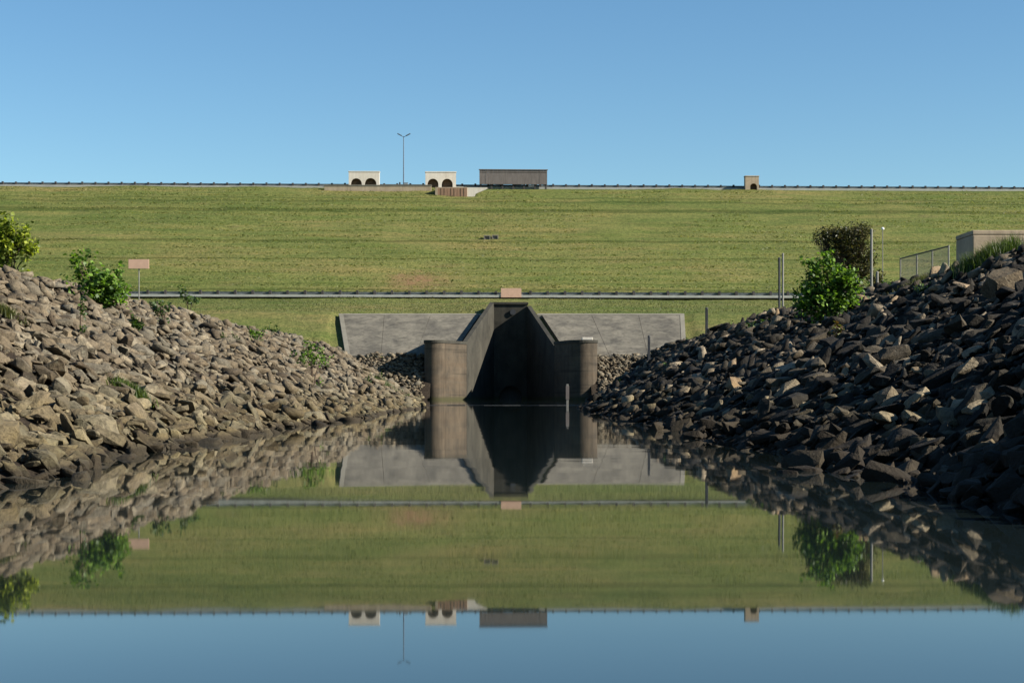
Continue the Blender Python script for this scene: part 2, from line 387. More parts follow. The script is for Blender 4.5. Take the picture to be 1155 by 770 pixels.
def strip(name, y0, y1, z0, z1, x0, x1, mat):
    bm = bmesh.new()
    plan = [(x0, y0 + YAW * x0), (x1, y0 + YAW * x1), (x1, y1 + YAW * x1), (x0, y1 + YAW * x0)]
    prism_z(bm, plan, z0, z1); return tag(from_bm(name, bm, mat), kind='structure')
strip('bench_road', 187.4, 190.6, 11.0, 11.37, -200, 200, M['road'])
strip('crest_road', 249.3, 256.3, 30.3, 30.88, -200, 200, M['road'])
strip('bench_kerb', 186.1, 186.25, 10.7, 11.50, -200, 200, M['kerb'])
strip('crest_kerb', 247.75, 247.9, 30.2, 31.07, -200, 200, M['kerb'])

# outer country and the water
bm = bmesh.new(); bmesh.ops.create_grid(bm, x_segments=1, y_segments=1, size=3000, matrix=Matrix.Translation((0, 0, -3)))
tag(from_bm('country', bm, M['lawn']), kind='structure')
bm = bmesh.new()
vs_ = [bm.verts.new(p) for p in ((-16, -30, 0), (16, -30, 0), (16, 176, 0), (-16, 176, 0))]; bm.faces.new(vs_)
tag(from_bm('water', bm, M['water']), kind='structure')

# ------------------------------------------------------------------ concrete apron behind the outlet
def slope_pt(x, y, up=0.0): return (x, y, float(height(x, y, False)) + up)
ap = thing('concrete_apron', 'broad weathered grey concrete slab lining the slope behind the outlet', 'concrete slab', (0, 167, 6.4))
def apron_poly(name, corners, up, mat, n=12, m_=6, thick=0.5):
    (xa, ya), (xb, yb), (xc, yc), (xd, yd) = corners      # bottom left, bottom right, top right, top left
    vs, fs = [], []
    for j in range(m_ + 1):
        v = j / m_
        for i in range(n + 1):
            u = i / n
            x = (xa * (1 - u) + xb * u) * (1 - v) + (xd * (1 - u) + xc * u) * v
            y = (ya * (1 - u) + yb * u) * (1 - v) + (yd * (1 - u) + yc * u) * v
            z = 4.1 + (y - 160.5) * (8.8 - 4.1) / 13.1 + up
            vs.append((x, y - 167, z - 6.4))
    k = n + 1
    q = [(j * k + i, j * k + i + 1, (j + 1) * k + i + 1, (j + 1) * k + i) for j in range(m_) for i in range(n)]
    me = bpy.data.meshes.new(name); me.from_pydata(vs, [], q)
    bm = bmesh.new(); bm.from_mesh(me); r = bmesh.ops.extrude_face_region(bm, geom=list(bm.faces))
    bmesh.ops.translate(bm, verts=[g for g in r['geom'] if isinstance(g, bmesh.types.BMVert)], vec=(0, 0, -thick))
    bmesh.ops.recalc_face_normals(bm, faces=bm.faces); bm.to_mesh(me); bm.free()
    return link(name, me, mat, ap)
def ax_l(y): return np.interp(y, [160.5, 173.6], [-15.4, -17.4])
yt = 172.9
for side in (-1, 1):                           # slab panels either side of the outlet, joints between them
    inner = lambda y: bcx + side * (np.interp(y, [160.5, 162, 176], [5.2, 4.85, 2.3]) + 0.35)
    outer = (lambda y: ax_l(y)) if side < 0 else (lambda y: np.interp(y, [160.5, 173.6], [16.2, 17.3]))
    cuts = [0, 0.36, 0.70, 1.0]
    for a, b in zip(cuts, cuts[1:]):
        g = 0.0012
        def at(y, t): return inner(y) * (1 - t) + outer(y) * t
        ta, tb = a + g, b - g
        if side < 0: ta, tb = tb, ta
        y0, y1 = 160.5, yt
        apron_poly('slab_panel', [(at(y0, ta), y0), (at(y0, tb), y0), (at(y1, tb), y1), (at(y1, ta), y1)], 0.10 + random.uniform(0, 0.012), M['apron_concrete'])
    xo0, xo1 = outer(160.5), outer(yt)
    e = 0.45 * side
    lo, hi = (xo0, xo0 + e), (xo1, xo1 + e)
    cs = [(min(lo), 160.5), (max(lo), 160.5), (max(hi), yt), (min(hi), yt)]
    apron_poly('edge_kerb', cs, 0.14, M['pale_concrete'], 1, 6)
xa, xb = ax_l(yt), 17.8
apron_poly('edge_kerb', [(-17.8, yt), (-2.9, yt), (-2.9, yt + 0.4), (-17.8, yt + 0.4)], 0.15, M['pale_concrete'], 8, 1)
apron_poly('edge_kerb', [(2.6, yt), (17.7, yt), (17.7, yt + 0.4), (2.6, yt + 0.4)], 0.15, M['pale_concrete'], 8, 1)

# ------------------------------------------------------------------ outlet structure
ot = thing('outlet_structure', 'stained concrete outlet with a tall headwall and two rounded wing walls standing in the water', 'dam outlet', (0, 160, 0))
def ot_part(name, bm, mat, parent=None):
    o = from_bm(name, bm, mat); o.data.transform(Matrix.Translation((0, -160, 0))); o.parent = parent or ot; return o
def arch_outline(x0, x1, z0, z1, arches, n=14):
    """rectangle outline whose bottom edge is cut by round-headed openings (cx, half width, springing z)"""
    o = [(x0, z1), (x0, z0)]
    for cx, r, zs in arches:
        o.append((cx - r, z0))
        o += [(cx - r * math.cos(math.pi * k / n), zs + r * math.sin(math.pi * k / n)) for k in range(n + 1)]
        o.append((cx + r, z0))
    o += [(x1, z0), (x1, z1)]
    return o
bm = bmesh.new(); prism_y(bm, arch_outline(bcx - 1.72, bcx + 1.72, -1.5, 9.85, [(bcx, 1.15, 0.25)]), 175, 176.2)
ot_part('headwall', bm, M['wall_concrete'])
bm = bmesh.new(); box(bm, bcx - 1.85, bcx + 1.85, 174.85, 176.4, 9.853, 10.1, 0.03); ot_part('headwall_cap', bm, M['wall_concrete'])
bm = bmesh.new(); box(bm, bcx - 1.6, bcx + 1.6, 176.9, 177.2, -1.5, 4, 0); ot_part('conduit', bm, M['dark_steel'])
bm = bmesh.new(); tube(bm, [(bcx + 0.25, 174.83, 9.05), (bcx + 0.25, 175.1, 9.05)], 0.30, 16); ot_part('drain_pipe', bm, M['dark_steel'])
for s in (-1, 1):
    # training wall: top steps down and flares from the headwall to the basin end
    ys_ = [175, 171, 167, 164, 162]
    inn = lambda y: bcx + s * np.interp(y, [162, 175], [4.2, 1.72])
    plan = [(inn(y), y) for y in ys_] + [(inn(y) + s * 0.42, y) for y in ys_[::-1]]
    zt = [float(np.interp(y, [162, 175], [5.25, 9.8])) + (0.30 if s < 0 else -0.1) for y in ys_]
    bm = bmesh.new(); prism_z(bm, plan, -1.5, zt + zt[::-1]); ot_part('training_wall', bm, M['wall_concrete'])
    # wing wall: flares out, ends in a rounded nose that turns back into the bank
    r = 0.9 if s < 0 else 1.35
    ex = 8.1 - r - 0.887 * r * 0 - r * 0.887
    P0 = Vector((4.22, 162)); 
    P1 = Vector((8.05 - r * 1.887 + 0.887 * r * 0, 157.6))
    d = (P1 - P0).normalized(); nrm = Vector((-d.y, d.x))          # left-hand normal in the mirrored plan
    if nrm.x > 0: nrm = -nrm
    # plan worked out for the right-hand side (x > 0): front normal points to the channel (-x, -y)
    cen_ = P1 - nrm * r
    a0 = math.atan2(nrm.y, nrm.x); 
    if a0 > 0: a0 -= 2 * math.pi
    a1 = 0.0
    front = [P0 + (P1 - P0) * k / 3 for k in range(4)]
    front += [cen_ + Vector((math.cos(a), math.sin(a))) * r for a in [a0 + (a1 - a0) * k / 14 for k in range(1, 15)]]
    front += [Vector((cen_.x + r, 161.0)), Vector((cen_.x + r, 164.5))]
    th = 0.55; back = []
    for i, p in enumerate(front):
        t = (front[min(i + 1, len(front) - 1)] - front[max(i - 1, 0)]).normalized()
        back.append(p + Vector((-t.y, t.x)) * th)
    plan = [(bcx + s * p.x, p.y) for p in front + back[::-1]]
    bm = bmesh.new(); prism_z(bm, plan, -1.5, 5.5)
    wob = ot_part('wing_wall', bm, M['basin_concrete'])
    for p_ in wob.data.polygons: p_.use_smooth = abs(p_.normal.z) < 0.5
    try:
        wob.data.set_sharp_from_angle(angle=R(40))
    except Exception: pass
    plan = [(bcx + s * (p.x), p.y - 0.0) for p in [f - (b - f).normalized() * 0.07 for f, b in zip(front, back)] + [b + (b - f).normalized() * 0.05 for f, b in zip(front, back)][::-1]]
    bm = bmesh.new(); prism_z(bm, plan, 5.32, 5.58); ot_part('coping', bm, M['wall_concrete'])
bm = bmesh.new(); box(bm, 6.55, 7.55, 157.3, 158.4, 5.583, 5.84, 0.04)
tag(from_bm('cover_slab', bm, M['cream']), 'small pale concrete slab lying on top of the right rounded wing wall', 'slab')

# low wet sill across the channel and the gauge post that stands at it
bm = bmesh.new()
for k in range(9):
    x = -3.4 + k * 0.75; box(bm, x, x + 0.74, 68.7, 69.1, -0.6, 0.012 + 0.012 * math.sin(k * 2.1), 0.01)
tag(from_bm('low_sill', bm, M['wet']), 'thin wet concrete sill barely breaking the water between the two banks', 'sill')
gp = thing('gauge_post', 'slim grey post standing in the dark water before the right wing wall', 'post', (WX(640, 66), 66, 0))
bm = bmesh.new(); box(bm, -0.045, 0.045, -0.02, 0.02, -0.8, 0.85, 0.006); from_bm('post', bm, M['galv_light'], gp)
bm = bmesh.new(); box(bm, -0.065, 0.065, -0.032, -0.0205, 0.25, 0.78, 0.004); from_bm('gauge_board', bm, M['wood'], gp)

# ------------------------------------------------------------------ guardrails
def w_beam(name, parent, x0, x1, yof, zof):
    prof = [(0.0, 0.0), (-0.02, 0.03), (-0.075, 0.07), (-0.075, 0.10), (0.0, 0.145), (0.0, 0.165), (-0.075, 0.21), (-0.075, 0.24), (-0.02, 0.28), (0.0, 0.31)]
    bm = bmesh.new(); n = 60; rows = []
    for i in range(n + 1):
        x = x0 + (x1 - x0) * i / n
        rows.append([bm.verts.new((x, yof(x) - dy_, zof(x) + dz_)) for dy_, dz_ in prof])
    for a, b in zip(rows, rows[1:]):
        for k in range(len(prof) - 1): bm.faces.new((a[k], b[k], b[k + 1], a[k + 1]))
    r = bmesh.ops.solidify(bm, geom=list(bm.faces), thickness=0.006)
    return from_bm(name, bm, M['galv'], parent)
def guardrail(label, x0, x1, Y0, z0):
    t = thing('guardrail', label, 'guardrail', (0, Y0, z0))
    yof = lambda x: YAW * x; zof = lambda x: 0.34 + 0.02 * float(vnoise(x, Y0, 7, 1))
    w_beam('rail', t, x0, x1, yof, zof)
    n = int((x1 - x0) / 1.91); first = None
    for i in range(n + 1):
        x = x0 + 1.91 * i + 0.2
        if x > x1: break
        if first is None:
            bm = bmesh.new(); box(bm, -0.14, 0.14, -0.10, 0.10, -0.5, 0.78, 0.012)
            first = from_bm('post', bm, M['dark_wood'], t); o = first
        else:
            o = first.copy(); C.objects.link(o); o.parent = t
        o.location = (x, yof(x) - 0.105, random.uniform(-0.03, 0.02)); o.rotation_euler = (random.uniform(-.02, .02), random.uniform(-.02, .02), random.uniform(-.1, .1))
    return t
guardrail('long galvanised guardrail on dark posts along the crest of the dam against the sky', -82, 82, 248.2, 30.78)
guardrail('galvanised guardrail on dark posts along the grassy bench halfway up behind the outlet', -44, 38, 186.5, 11.2)

# ------------------------------------------------------------------ signs, posts, poles, fence near the banks
def panel_sign(label, x, y, zb, zt, wd, zg, legs, mat):
    t = thing('sign', label, 'sign', (x, y, zg))
    bm = bmesh.new(); box(bm, -wd / 2, wd / 2, -0.02, 0.02, zb - zg, zt - zg, 0.008); from_bm('panel', bm, mat, t)
    for lx in legs:
        bm = bmesh.new(); box(bm, lx - 0.022, lx + 0.022, 0.022, 0.09, -0.4, zt - zg - 0.05, 0.006); from_bm('post', bm, M['galv_light'], t)
    return t
panel_sign('salmon coloured panel on the guardrail straight above the outlet headwall', WX(576.5, 186), 186.0, WZ(336.5, 186), WZ(325, 186), 2.25, 10.9, (-0.8, 0.8), M['sign'])
zg = float(height(WX(156.5, 82), 82, False))
panel_sign('small salmon rectangular sign on a single post behind the left bank', WX(156.5, 82), 82, WZ(303, 82), WZ(292.5, 82), 1.0, zg, (0,), M['sign'])

def post(name, label, px, D, ytop, rad, mat, cap=None, square=False):
    x = WX(px, D); zg = float(height(x, D)); zt = WZ(ytop, D) - zg
    t = thing(name, label, 'post', (x, D, zg))
    bm = bmesh.new()
    if square: box(bm, -rad, rad, -rad, rad, -0.4, zt, rad * 0.2)
    else: tube(bm, [(0, 0, -0.4), (0, 0, zt * 0.5), (0, 0, zt)], rad, 10)
    from_bm('shaft', bm, mat, t)
    bm = bmesh.new(); tube(bm, [(0, 0, zt + 0.001), (0, 0, zt + rad * 0.8), (0, 0, zt + rad * 1.4)], [rad * 1.15, rad * 1.1, rad * 0.4], 10)
    from_bm('cap', bm, cap or mat, t); return t
post('fence_post', 'tall pale grey pipe post beside the dark tree on the right bank', 983, 69, 260, 0.052, M['galv_light'])
post('fence_post', 'short pale pipe stub at the foot of the tall grey post', 989.5, 69.5, 308, 0.055, M['galv_light'])
post('fence_post', 'dark slender steel post left of the bright green bush on the right bank', 879, 100, 292, 0.07, M['dark_steel'])
post('fence_post', 'light grey pipe post close beside the dark slender steel post', 883, 101, 287, 0.062, M['galv_light'])
post('fence_post', 'dark steel post on the right bank in front of the lawn beside the concrete apron', 797, 58, 348.5, 0.045, M['dark_steel'], square=True)
post('fence_post', 'dark steel post low on the right bank in front of the concrete apron', 732, 70, 380, 0.05, M['dark_steel'], square=True)
t = post('marker_stake', 'thin stake with a round white marker right of the tall grey post', 995.5, 80, 260.5, 0.02, M['galv_light'])
bm = bmesh.new(); bmesh.ops.create_icosphere(bm, subdivisions=2, radius=0.075); o = from_bm('marker', bm, M['white'], t, True)
o.location = (0, -0.02, WZ(258, 80) - t.location.z)

# chain link fence running along the top of the right bank
fa = Vector((WX(1015.5, 77.7), 77.7)); fb = Vector((WX(1070, 71.2), 71.2)); zt = 6.72
fe = thing('chain_link_fence', 'short run of grey chain link fence on top of the right bank', 'fence', (fa.x, fa.y, 5.2))
d = fb - fa; L = d.length; d.normalize()
def wire_mat():
    m = Mat('chain_link_mesh', 0.6); m.color((0.13, 0.13, 0.115)); m.b.inputs['Metallic'].default_value = 0.5; return m.m
M['wire'] = wire_mat()
bm = bmesh.new(); s_ = 0.085; hgt = 1.5
def wire(p, q_, r=0.004):
    p3 = Vector((d.x * p[0], d.y * p[0], p[1])); q3 = Vector((d.x * q_[0], d.y * q_[0], q_[1]))
    tube(bm, [p3, q3], r, 3)
k = -hgt
while k < L:
    a0_, b0_ = max(k, 0), min(k + hgt, L)
    if b0_ > a0_:
        wire((a0_, a0_ - k), (b0_, b0_ - k)); wire((a0_, hgt - (a0_ - k)), (b0_, hgt - (b0_ - k)))
    k += s_
from_bm('wire_mesh', bm, M['wire'], fe)
for i in range(4):
    u = L * (0.0, 0.36, 0.68, 1.0)[i]
    bm = bmesh.new(); tube(bm, [(d.x * u, d.y * u, -0.5), (d.x * u, d.y * u, 1.55)], 0.035, 8); from_bm('post', bm, M['galv_light'], fe)
bm = bmesh.new(); tube(bm, [(0, 0, 1.51), (d.x * L, d.y * L, 1.51)], 0.03, 8); from_bm('top_rail', bm, M['dark_steel'], fe)

# concrete parapet stub on the right edge
pw = thing('concrete_parapet', 'buff concrete parapet block with a dark shaded end at the right edge', 'parapet', (18.5, 59.8, 4.8))
bm = bmesh.new(); box(bm, -2.45, 4.5, -1.1, 1.1, -1.2, 1.20, 0.04); from_bm('wall', bm, M['stub'], pw)
bm = bmesh.new(); box(bm, -2.46, 4.51, -1.11, 1.11, 1.203, 1.36, 0.03); from_bm('coping', bm, M['stub'], pw)

# ------------------------------------------------------------------ things on the crest
def crest(x, dyy=0.0): return 248 + dyy + YAW * x
def arched_shelter(label, px0, px1, pyt, pyb, arches, mat, group=None):
    D = 246.7; x0, x1 = WX(px0, D), WX(px1, D); zb, zt = WZ(pyb, D), WZ(pyt, D); xc = (x0 + x1) / 2; w_ = x1 - x0
    t = thing('arched_shelter', label, 'shelter', (xc, crest(xc, -1.35), zb), YAW, group)
    bm = bmesh.new(); prism_y(bm, arch_outline(-w_ / 2, w_ / 2, -0.25, zt - zb, [(WX(c, D) - xc, r_, sp) for c, r_, sp in arches]), 0, 0.3)
    from_bm('front_wall', bm, mat, t)
    bm = bmesh.new(); box(bm, -w_ / 2, -w_ / 2 + 0.25, 0.302, 1.05, -0.25, zt - zb); from_bm('side_wall', bm, mat, t)
    bm = bmesh.new(); box(bm, w_ / 2 - 0.25, w_ / 2, 0.302, 1.05, -0.25, zt - zb); from_bm('side_wall', bm, mat, t)
    bm = bmesh.new(); box(bm, -w_ / 2 + 0.252, w_ / 2 - 0.252, 0.85, 1.04, -0.25, zt - zb - 0.02); from_bm('back_wall', bm, M['interior'], t)
    bm = bmesh.new(); box(bm, -w_ / 2 - 0.06, w_ / 2 + 0.06, -0.05, 1.08, zt - zb + 0.003, zt - zb + 0.14, 0.02); from_bm('roof_slab', bm, mat, t)
    return t
arched_shelter('cream shelter with two arches on the crest left of the light pole', 394, 428.5, 195, 211.5, [(402.5, 0.80, 0.42), (418.5, 0.85, 0.42)], M['cream'])
arched_shelter('cream shelter with two arches on the crest right of the light pole', 480, 514.5, 195, 211.5, [(488.5, 0.80, 0.42), (504.5, 0.80, 0.42)], M['cream'])
arched_shelter('small buff pillar box with one arch standing alone right along the crest', 842, 857.5, 198, 213, [(851.5, 0.50, 0.45)], M['terrace'])

# terrace wall in front of the shelters
D = 246
tw = thing('terrace_wall', 'long low buff retaining wall below the two cream shelters on the crest', 'retaining wall', (WX(422, D), 245.3 + YAW * WX(422, D), 29))
x0, x1 = WX(367, D) - WX(422, D), WX(487, D) - WX(422, D)
bm = bmesh.new(); box(bm, x0, x1, 0, 0.35, -0.6, WZ(211.2, D) - 29, 0.02); from_bm('wall', bm, M['terrace'], tw)
bm = bmesh.new(); box(bm, x0 - 0.05, x1 + 0.05, -0.06, 0.4, WZ(211.2, D) - 29 + 0.002, WZ(210, D) - 29, 0.02); from_bm('coping', bm, M['pale_concrete'], tw)
D = 242.5
bk = thing('lookout_block', 'brown timber faced block jutting from the crest with a pale sloping side wall', 'lookout', (WX(509, D), D + YAW * WX(509, D), 28.4))
hw = WX(527, D) - WX(509, D)
bm = bmesh.new()
for k in range(9): box(bm, -hw + 0.35 + (2 * hw - 0.35) * k / 9 + 0.02, -hw + 0.35 + (2 * hw - 0.35) * (k + 1) / 9 - 0.02, -0.05 - 0.03 * (k % 3), 0.0, -0.3, WZ(212.4, D) - 28.4)
from_bm('timber_face', bm, M['red_wood'], bk)
bm = bmesh.new(); box(bm, -hw, hw, 0.003, 5.5, -0.8, WZ(211.5, D) - 28.4, 0.02); from_bm('wall', bm, M['terrace'], bk)
bm = bmesh.new(); box(bm, -hw - 0.02, -hw + 0.33, -0.1, -0.003, -0.5, WZ(211.5, D) - 28.4, 0.02); from_bm('pillar', bm, M['terrace'], bk)
bm = bmesh.new(); prism_y(bm, [(hw + 0.01, -0.6), (hw + 0.01, WZ(211.8, D) - 28.4), (hw + 2.9, WZ(211.8, D) - 28.4), (hw + 2.9, WZ(213.2, D) - 28.4), (hw + 1.2, WZ(219, D) - 28.4), (hw + 0.5, -0.6)], 0.05, 0.5)
from_bm('side_wall', bm, M['cream'], bk)

# big timber display wall
D = 247
xc = WX(579, D); zb = WZ(213.5, D)
bw = thing('display_wall', 'long weathered grey brown timber wall standing on the middle of the crest', 'timber wall', (xc, crest(xc, -0.95), zb), YAW)
hw = (WX(617.5, D) - WX(541, D)) / 2; zl = WZ(208.2, D) - zb; zt = WZ(191, D) - zb
bm = bmesh.new(); n = 34
for k in range(n):
    a = -hw + 2 * hw * k / n; box(bm, a + 0.002, a + 2 * hw / n - 0.002, random.uniform(-0.02, 0.0), 0.10, zl + random.uniform(-0.03, 0.03), zt - 0.12 + random.uniform(-0.03, 0.03))
from_bm('boarding', bm, M['wood'], bw)
for z_ in (0.75, 2.5):
    bm = bmesh.new(); box(bm, -hw, hw, -0.06, -0.035, z_, z_ + 0.04); from_bm('rail', bm, M['wood'], bw)
bm = bmesh.new(); box(bm, -hw - 0.1, hw + 0.1, -0.1, 0.2, zt - 0.115, zt, 0.02); from_bm('top_rail', bm, M['wood'], bw)
for k in range(7):
    a = -hw + 0.2 + (2 * hw - 0.4) * k / 6; bm = bmesh.new(); box(bm, a - 0.13, a + 0.13, 0.103, 0.36, -0.5, zt - 0.12); from_bm('post', bm, M['dark_wood'], bw)

# light pole
D = 250; xc = WX(455.5, D); zb = 30.8
lp = thing('light_pole', 'tall slim twin headed light pole on the crest between the cream shelters', 'light pole', (xc, crest(xc, 2.2), zb))
hh = WZ(154.5, D) - zb
bm = bmesh.new(); tube(bm, [(0, 0, -0.3), (0, 0, hh * 0.5), (0, 0, hh)], [0.10, 0.08, 0.06], 10); from_bm('pole', bm, M['pole_steel'], lp)
for s, ln in ((-1, 0.75), (1, 0.85)):
    bm = bmesh.new(); tube(bm, [(0, 0, hh - 0.1), (s * ln * 0.5, 0, hh + 0.12), (s * ln * 0.8, 0, hh + 0.25)], 0.035, 8)
    arm = from_bm('arm', bm, M['pole_steel'], lp)
    bm = bmesh.new(); box(bm, -0.36, 0.36, -0.16, 0.16, -0.07, 0.07, 0.03); hd = from_bm('lamp_head', bm, M['pole_steel'], arm)
    hd.location = (s * ln * 0.8, 0, hh + 0.26); hd.rotation_euler = (0, -s * R(28), 0)
xb = WX(451, D)
cb = thing('electric_cabinet', 'small grey electric cabinet at the foot of the light pole', 'cabinet', (WX(458, 249), crest(xb, 1.4), 30.8))
bm = bmesh.new(); box(bm, -0.3, 0.3, -0.2, 0.2, 0, 0.95, 0.02); from_bm('cabinet_body', bm, M['galv'], cb)
bm = bmesh.new(); box(bm, -0.33, 0.33, -0.23, 0.23, 0.952, 1.0, 0.01); from_bm('lid', bm, M['galv'], cb)
bm = bmesh.new(); tube(bm, [(0, 0, -0.3), (0, 0, 1.05)], 0.12, 10); bmesh.ops.bevel(bm, geom=[e for e in bm.edges if abs(e.verts[0].co.z - e.verts[1].co.z) < .01], offset=.02, segments=2, affect='EDGES')
bl = from_bm('bollard', bm, M['dark_steel']); bl.location = (WX(451.2, 249), crest(xb, 1.2), 30.8); tag(bl, 'dark stubby bollard just left of the light pole on the crest', 'bollard')

# two little drain outlets in the turf of the slope
for px, py, lab in ((549.5, 268.8, 'left of the pair of small pale concrete drain boxes in the dam grass'), (558.5, 268.2, 'right of the pair of small pale concrete drain boxes in the dam grass')):
    D = 218.6; x = WX(px, D); z = WZ(py, D)
    yy = 192.5 + (z - 11.9) / (30.7 - 11.9) * (247 - 192.5) + YAW * x
    t = thing('drain_box', lab, 'drain box', (x, yy - 0.4, z - 0.1))
    bm = bmesh.new(); prism_y(bm, [(-0.42, -0.4), (-0.42, 0.42), (0.42, 0.42), (0.42, -0.4), (0.3, -0.4), (0.3, 0.3), (-0.3, 0.3), (-0.3, -0.4)], 0, 0.9); from_bm('box_wall', bm, M['pale_concrete'], t)
    bm = bmesh.new(); box(bm, -0.298, 0.298, 0.12, 0.16, -0.4, 0.298); from_bm('grate', bm, M['wood'], t)

# ------------------------------------------------------------------ riprap
def rock_template(npts, flat, bevel, seed):
    r = random.Random(seed); bm = bmesh.new()
    for _ in range(npts):
        v = Vector((r.uniform(-1, 1), r.uniform(-1, 1), r.uniform(-1, 1)))
        m_ = max(abs(v.x), abs(v.y), abs(v.z)); v = v / m_ * 0.55 + v.normalized() * 0.45       # between cube and sphere: slabby, angular
        v *= r.uniform(0.86, 1.0)
        bm.verts.new((v.x * 0.5, v.y * 0.5 * flat[0], v.z * 0.5 * flat[1]))
    h = bmesh.ops.convex_hull(bm, input=list(bm.verts))
    bmesh.ops.delete(bm, geom=[g for g in h['geom_interior'] if isinstance(g, bmesh.types.BMVert)], context='VERTS')
    bmesh.ops.dissolve_limit(bm, angle_limit=R(14), verts=list(bm.verts), edges=list(bm.edges))
    if bevel:
        bmesh.ops.bevel(bm, geom=list(bm.edges), offset=0.012, segments=2, affect='EDGES', profile=0.55)
        bmesh.ops.triangulate(bm, faces=list(bm.faces))
        bmesh.ops.subdivide_edges(bm, edges=[e for e in bm.edges if e.calc_length() > 0.14], cuts=1, use_grid_fill=False)
        bmesh.ops.triangulate(bm, faces=list(bm.faces))
        off = Vector((r.uniform(0, 50), r.uniform(0, 50), 0))
        for v in bm.verts:
            n = mnoise.fractal(v.co * 3.2 + off, 0.9, 2.0, 4)
            v.co += v.co.normalized() * n * 0.035
    bmesh.ops.triangulate(bm, faces=list(bm.faces)); bm.normal_update()
    me = bpy.data.meshes.new('rock'); bm.to_mesh(me); bm.free(); return me
flats = [(0.68, 0.34), (0.85, 0.48), (0.52, 0.26), (0.48, 0.36), (0.75, 0.28)]
NHI, NLO = 14, 12
hi = [rock_template(15 + (i % 6), flats[i % 5], True, 100 + i) for i in range(NHI)]
lo = [rock_template(12 + (i % 4), flats[i % 5], False, 300 + i) for i in range(NLO)]
def mesh_np(me):
    v = np.empty(len(me.vertices) * 3, np.float32); me.vertices.foreach_get('co', v)
    f = np.empty(len(me.loops), np.int32); me.loops.foreach_get('vertex_index', f); return v.reshape(-1, 3), f.reshape(-1, 3)
HI = [mesh_np(m_) for m_ in hi]; LO = [mesh_np(m_) for m_ in lo]

def rots(n, base_tilt_y):
    """random yaw, moderate tumble, then the tilt of the bank about the y axis"""
    a = rng.uniform(0, 2 * np.pi, n); b = rng.normal(0, 0.36, n); c = rng.normal(0, 0.36, n)
    def rx(t): z, o = np.zeros(n), np.ones(n); return np.stack([o, z, z, z, np.cos(t), -np.sin(t), z, np.sin(t), np.cos(t)], -1).reshape(n, 3, 3)
    def ry(t): z, o = np.zeros(n), np.ones(n); return np.stack([np.cos(t), z, np.sin(t), z, o, z, -np.sin(t), z, np.cos(t)], -1).reshape(n, 3, 3)
    def rz(t): z, o = np.zeros(n), np.ones(n); return np.stack([np.cos(t), -np.sin(t), z, np.sin(t), np.cos(t), z, z, z, o], -1).reshape(n, 3, 3)
    return ry(np.full(n, base_tilt_y)) @ rx(b) @ ry(c) @ rz(a)

def scatter(side, y0, y1, cell, size, zmax_extra=0.6, up=0.12, spread=0.52, xlim=None):
    """rock positions on one bank between two distances"""
    XW, TP = (XWL, TPL) if side < 0 else (XWR, TPR)
    nyc = int((y1 - y0) / cell); P = []
    for j in range(nyc):
        yb = y0 + j * cell; xw, tp = ip(yb, XW) - 0.45, ip(yb, TP) + zmax_extra
        xv = min(tp, 0.304 * yb + 1.6)               # as far out as the frame reaches, plus a margin
        if xv <= xw: continue
        nxc = int((xv - xw) / cell)
        x = xw + (np.arange(nxc) + rng.uniform(-0.1, 1.1, nxc)) * cell; y = yb + rng.uniform(-0.1, 1.1, nxc) * cell
        P.append(np.stack([side * x, y], -1))
    P = np.concatenate(P); n = len(P)
    s = size * np.exp(rng.normal(0, spread, n)); s = np.clip(s, size * 0.45, size * 2.6)
    z = height(P[:, 0], P[:, 1]) + up * s * rng.uniform(-1.2, 2.5, n)
    return np.concatenate([P, z[:, None]], 1), s

allp = {}
for side in (-1, 1):
    pos, siz = [], []
    for a, b, c, s in ((4, 13, 0.078, 0.108), (13, 22, 0.092, 0.128), (22, 36, 0.118, 0.158), (36, 60, 0.152, 0.205), (60, 92, 0.20, 0.27), (92, 156, 0.5, 0.5)):
        p, q_ = scatter(side, a, b, c, s); pos.append(p); siz.append(q_)
    for a, b, c, s in ((5, 14, 0.40, 0.185), (14, 30, 0.50, 0.225), (30, 80, 0.75, 0.30)):        # a second layer of larger stones on top
        p, q_ = scatter(side, a, b, c, s, up=0.12, spread=0.28); pos.append(p); siz.append(q_)
    P = np.concatenate(pos); S = np.concatenate(siz)
    # smaller, paler gravelly stone along the top edge of the bank
    BK = BKL if side < 0 else BKR
    top = np.abs(P[:, 0]) > ip(P[:, 1], BK) + 0.6
    S = np.where(top, S * 0.8, S)
    # stones clear of the wing walls
    keep = ~((np.abs(P[:, 0] - bcx) < 8.6) & (P[:, 1] > 154)) & (P[:, 2] > -0.3)
    allp[side] = (P[keep], S[keep])

def visible_px(P, S):
    D = P[:, 1]; px = CX + F * P[:, 0] / D; py = HY - F * (P[:, 2] - H) / D
    ok = (px > 8) & (px < 1147) & (py > 0) & (py < 770) & (P[:, 2] > 0.03)
    return np.where(ok, S / D, 0.0)
NIND = 296
score = {s: visible_px(*allp[s]) for s in allp}
both = np.concatenate([score[-1], score[1]]); thr = np.sort(both)[::-1][NIND - 1]
vcount = 0
def pack(name, P, S, ROT, hires, mat):
    Vs, Fs, off = [], [], 0
    for tset, sel in ((HI, hires), (LO, ~hires)):
        ids = np.nonzero(sel)[0]; kind = rng.integers(0, len(tset), len(ids))
        for k, (tv, tf) in enumerate(tset):
            ii = ids[kind == k]
            if not len(ii): continue
            v = np.einsum('nij,vj->nvi', ROT[ii], tv) * S[ii][:, None, None] + P[ii][:, None, :]
            f = tf[None] + (np.arange(len(ii)) * len(tv))[:, None, None] + off
            Vs.append(v.reshape(-1, 3)); Fs.append(f.reshape(-1, 3)); off += len(ii) * len(tv)
    Vv = np.concatenate(Vs); Ff = np.concatenate(Fs)
    return from_np(name, Vv, Ff.ravel(), np.full(len(Ff), 3), mat)
